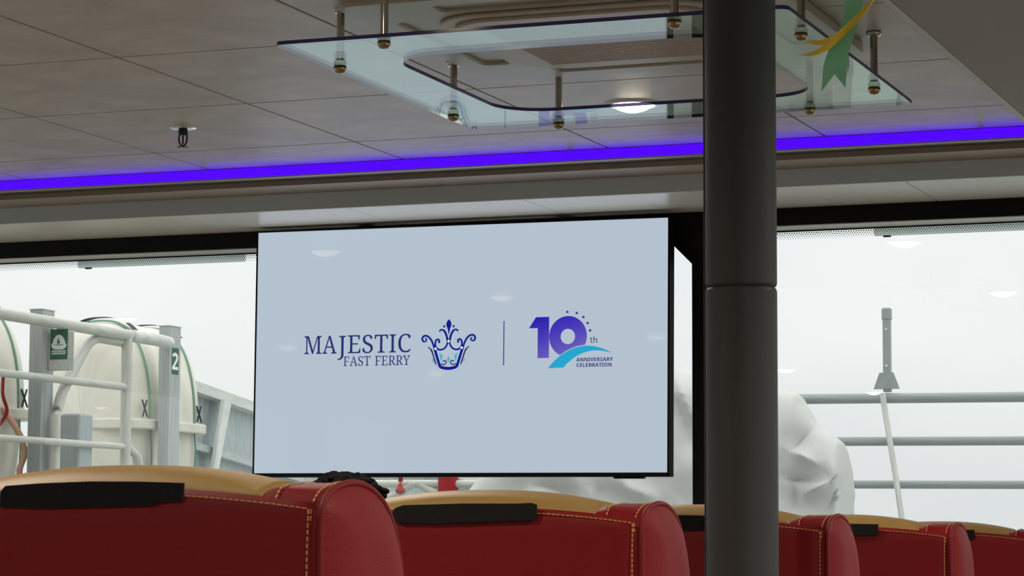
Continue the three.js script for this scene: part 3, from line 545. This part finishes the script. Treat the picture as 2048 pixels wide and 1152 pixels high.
{ // white cradle under the rafts and loose lines
  const g = thing('raft_cradle', 'white steel cradle beam holding the life raft canisters', 'cradle', [0, 0, 0]);
  mesh('beam', box(-6.0, -5.5, E - 0.55, E + 0.05, -10.6, -8.5), M.paint, g);
  const r = mesh('lashing_line', tube([[-5.5, E + 0.72, -8.93], [-5.515, E + 0.63, -8.95], [-5.5, E + 0.56, -8.96], [-5.515, E + 0.5, -8.92], [-5.53, E + 0.46, -8.87]], 0.007, 30, 8), M.redCloth); tag(r, 'red lashing line hanging beside the nearest life raft canister', 'rope');
  const o = mesh('coiled_rope', tube([[-5.56, E + 0.575, -8.97], [-5.53, E + 0.57, -8.98], [-5.49, E + 0.5, -9.01], [-5.47, E + 0.46, -9.02], [-5.46, E + 0.4, -9.03], [-5.475, E + 0.33, -9.02], [-5.46, E + 0.25, -9.03]], 0.012, 30, 8), M.ropeOrange); tag(o, 'pale orange rope hanging behind the left grey post', 'rope');
  const f = mesh('hand_flare', new THREE.CylinderGeometry(0.016, 0.018, 0.13, 16).rotateZ(0.35).translate(-5.5, E + 0.66, -8.84), M.paint); tag(f, 'white tube tied to the nearest life raft canister', 'tube');
}
{ // port bulwark running forward to the bow
  const g = thing('bulwark', 'pale grey ship side plating with sloped cap rail beyond the rafts', 'bulwark', [0, 0, 0]);
  const spine = [[-6.05, -11.1, E + 0.865], [-6.045, -11.4, E + 0.83], [-6.04, -12.2, E + 0.745], [-6.0, -13.0, E + 0.65], [-5.6, -14.3, E + 0.42], [-4.4, -15.9, E + 0.2]], n = spine.length - 1;
  const sheet = (xo) => grid(n, 1, (u, v) => { const p = spine[Math.round(u * n)]; return [p[0] + xo, v ? p[2] - 0.02 : E - 0.8, p[1], u * 8, v]; });
  mesh('plating', merge([sheet(0), sheet(-0.02)]), M.plate, g);
  const strip = (pts) => merge([0, 1, 2, 3].map((f) => grid(n, 1, (u, v) => { const p = spine[Math.round(u * n)], q = pts[(f + (v ? 1 : 0)) % 4]; return [p[0] + q[0], p[2] + q[1], p[1], u * 8, v]; })));
  mesh('cap_rail', strip([[-0.03, -0.028], [0.06, -0.028], [0.06, 0.022], [-0.03, 0.022]]), M.paint, g);
  mesh('bracket', new THREE.ExtrudeGeometry(shapeOf([[11.7, E + 0.77], [11.78, E + 0.765], [11.62, E + 0.35], [11.57, E + 0.35]]), { depth: 0.02, bevelEnabled: false }).rotateY(Math.PI / 2).translate(-5.98, 0, 0), M.paint, g);
  mesh('stringer', strip([[0, -0.3], [0.045, -0.3], [0.045, -0.265], [0, -0.265]]), M.paintGrey, g);
}
{ // low rail at the bow, seen under the screen
  const g = thing('bow_rail', 'white low rail on slanted legs seen below the screen', 'railing', [0, 0, 0]), z = -11.2;
  mesh('rail', tube([[-5.2, E + 0.342, z], [-4.2, E + 0.334, z]], 0.018, 1, 14), M.railWhite, g);
  mesh('leg', tube([[-4.74, E + 0.34, z], [-4.98, E + 0.14, z], [-5.0, E - 0.55, z]], 0.02, 12, 12), M.railWhite, g);
  mesh('leg', tube([[-4.72, E + 0.34, z], [-4.5, E + 0.16, z], [-4.48, E - 0.55, z]], 0.02, 12, 12), M.railWhite, g);
  mesh('end_upright', tube([[-4.3, E + 0.38, z], [-4.3, E - 0.55, z]], 0.045, 1, 14), M.paint, g);
  const k = thing('red_toggle', 'small red toggle hanging under the low bow rail', 'toggle', [-4.786, E + 0.345, z + 0.055]);
  mesh('knob', new THREE.LatheGeometry([V2(0.0001, -0.056), V2(0.018, -0.05), V2(0.024, -0.038), V2(0.014, -0.024), V2(0.008, -0.008), V2(0.0001, 0)], 20), M.redCloth, k); mesh('cord', tube([[0, 0, 0], [0.004, 0.03, 0], [0, 0.05, -0.02]], 0.011, 12, 8), M.redCloth, k);
  const n = mesh('rope_wrap', new THREE.CylinderGeometry(0.045, 0.047, 0.16, 24, 6).translate(-4.575, E + 0.33, z), M.redCloth, g); n.userData.label = 'bright red woven wrap';
}
{ // rail and stub mast on the right
  const g = thing('foredeck_rail', 'grey pipe rail of three bars seen through the right window', 'railing', [0, 0, 0]), z = -11.2;
  for (const [y, r] of [[0.69, 0.022], [0.507, 0.0195], [0.324, 0.018]]) mesh('bar', tube([[-3.3, E + y + 0.003, z], [0.6, E + y - 0.03, z]], r, 1, 14), M.railGrey, g);
  for (const x of [-3.3, -1.2, 0.6]) mesh('upright', tube([[x, E + 0.69, z], [x, E - 0.55, z]], 0.02, 1, 12), M.railGrey, g);
  const m = thing('stub_mast', 'short grey capped mast standing on the foredeck rail', 'mast', [-2.56, E + 0.713, z]);
  mesh('post', rbox(-0.0165, 0.0165, 0, 0.315, -0.0165, 0.0165, 0.005, 2), M.railGrey, m);
  mesh('cap', rbox(-0.02, 0.02, 0.305, 0.36, -0.02, 0.02, 0.009, 3), M.railGrey, m);
  for (const y of [0.265, 0.11]) mesh('bolt', new THREE.SphereGeometry(0.006, 10, 8).translate(0, y, 0.018), M.paint, m);
  mesh('gusset', new THREE.ExtrudeGeometry(shapeOf([[-0.056, 0], [0.056, 0], [0.03, 0.07], [-0.03, 0.07]]), { depth: 0.008, bevelEnabled: false }).translate(0, 0.012, 0.012), M.railGrey, m);
  mesh('stay', tube([[-0.012, -0.01, 0.04], [0, -0.1, 0.042], [0.05, -0.4, 0.06], [0.1, -0.72, 0.1], [0.16, -1.24, 0.14]], 0.0125, 30, 10), M.paint, m);
}
{ // covered deck gear: a canvas draped over a winch, creased
  const prof = new THREE.SplineCurve([[-4.25, 0.2], [-4.12, 0.36], [-3.9, 0.62], [-3.62, 0.84], [-3.45, 0.86], [-3.33, 0.82], [-3.24, 0.775], [-3.0, 0.72], [-2.87, 0.693], [-2.77, 0.675], [-2.735, 0.63], [-2.68, 0.548], [-2.6, 0.492], [-2.568, 0.45], [-2.56, 0.3], [-2.57, 0.1]].map((p) => V2(...p))).getPoints(180);
  // broad planes broken by creases, as stiff canvas falls
  const nu = 180, nv = 150, cells = Array.from({ length: 60 }, () => [-4.3 + rnd() * 1.85, -0.4 + rnd() * 1.35, (rnd() - 0.5) * 1.3, (rnd() - 0.5) * 1.3]);
  const plane = (x, y) => { let a = 9, b = 9, n = null, m = null; for (const c of cells) { const d = (c[0] - x) ** 2 + (c[1] - y) ** 2; if (d < a) { b = a; m = n; a = d; n = c; } else if (d < b) { b = d; m = c; } }
    const h = (c) => (x - c[0]) * c[2] * 0.6 + (y - c[1]) * c[3] * 0.6, t = THREE.MathUtils.smoothstep(Math.sqrt(b) - Math.sqrt(a), 0, 0.09) * 0.5 + 0.5; return h(n) * t + h(m) * (1 - t); };
  const creases = [[-1, -2.671, 0.591, -2.791, 0.428], [-1, -2.812, 0.328, -2.649, 0.313], [1, -2.526, 0.450, -2.618, 0.317], [-1, -2.538, 0.425, -2.639, 0.208], [1, -2.791, 0.437, -2.689, 0.387], [-1, -2.775, 0.308, -2.768, 0.199], [1, -2.730, 0.258, -2.628, 0.307], [1, -3.263, 0.778, -3.171, 0.583], [-1, -3.263, 0.727, -3.171, 0.482], [-1, -3.831, 0.315, -3.613, 0.242], [1, -3.463, 0.313, -3.292, 0.241]]; // sign, ends: ridges and valleys in the aft face
  const crease = (x, y) => { let h = 0; for (const [sg, ax, ay, bx, by] of creases) { const dx = bx - ax, dy = by - ay, l2 = dx * dx + dy * dy, t = ((x - ax) * dx + (y - ay) * dy) / l2, c = Math.max(0, Math.min(1, t)), d = Math.hypot(x - ax - c * dx, y - ay - c * dy); h += sg * (sg < 0 ? 0.05 : 0.06) * Math.exp(-d / 0.035) * (0.5 + 0.5 * Math.sin(Math.PI * c)); } return h; };
  const coarse = grid(nu, nv, (u, v) => {
    const p = prof[Math.min(prof.length - 1, Math.round(u * (prof.length - 1)))], a = v * Math.PI, cz = Math.cos(a), sy = Math.max(0, Math.sin(a)), end = THREE.MathUtils.smoothstep(p.x, -3.3, -2.56);
    const zz = Math.sign(cz) * Math.abs(cz) ** 0.6 * (0.38 - 0.2 * end), k = sy ** 0.45, y = -0.55 + (p.y + 0.55) * k;
    const drape = 0.3 * plane(p.x, y) + crease(p.x - 0.045 * end, y) * THREE.MathUtils.smoothstep(cz, 0, 0.25) + 0.014 * (1 - 3 * Math.abs(perlin.noise(p.x * 4 + y * 3, y * 3.5 - p.x * 2.5, 3.3)));
    return [p.x - 0.045 * end + drape * 0.15, E + y + drape * 0.1 * k, -10.62 + zz + drape * Math.sign(cz) * Math.min(1, Math.abs(cz) * 1.5), u * 2, v * 2];
  }, true);
  tag(mesh('canvas_cover', coarse, M.tarp), 'creased pale grey canvas cover draped over deck gear behind the pillar', 'cover');
}
// translucent bars, no known fitting, added along the top of the front windows
for (const [x0, x1, lab] of [[-4.79, -4.13, 'long pale bar with rounded ends at top of left window'], [-1.925, -1.2, 'long grey bar with rounded end at top of right window']]) {
  const w = thing('top_edge_bar', lab, 'window_bar', [0, 0, 0]);
  mesh('bar', rbox(x0, x1, E + 1.018, E + 1.046, -8.262, -8.245, 0.008, 3), M.clearBar, w);
  mesh('tab', rbox(x0 + 0.03, x0 + 0.055, E + 1.014, E + 1.02, -8.258, -8.249, 0.002, 1), M.steelDark, w);
}
renderer.render(scene, camera);
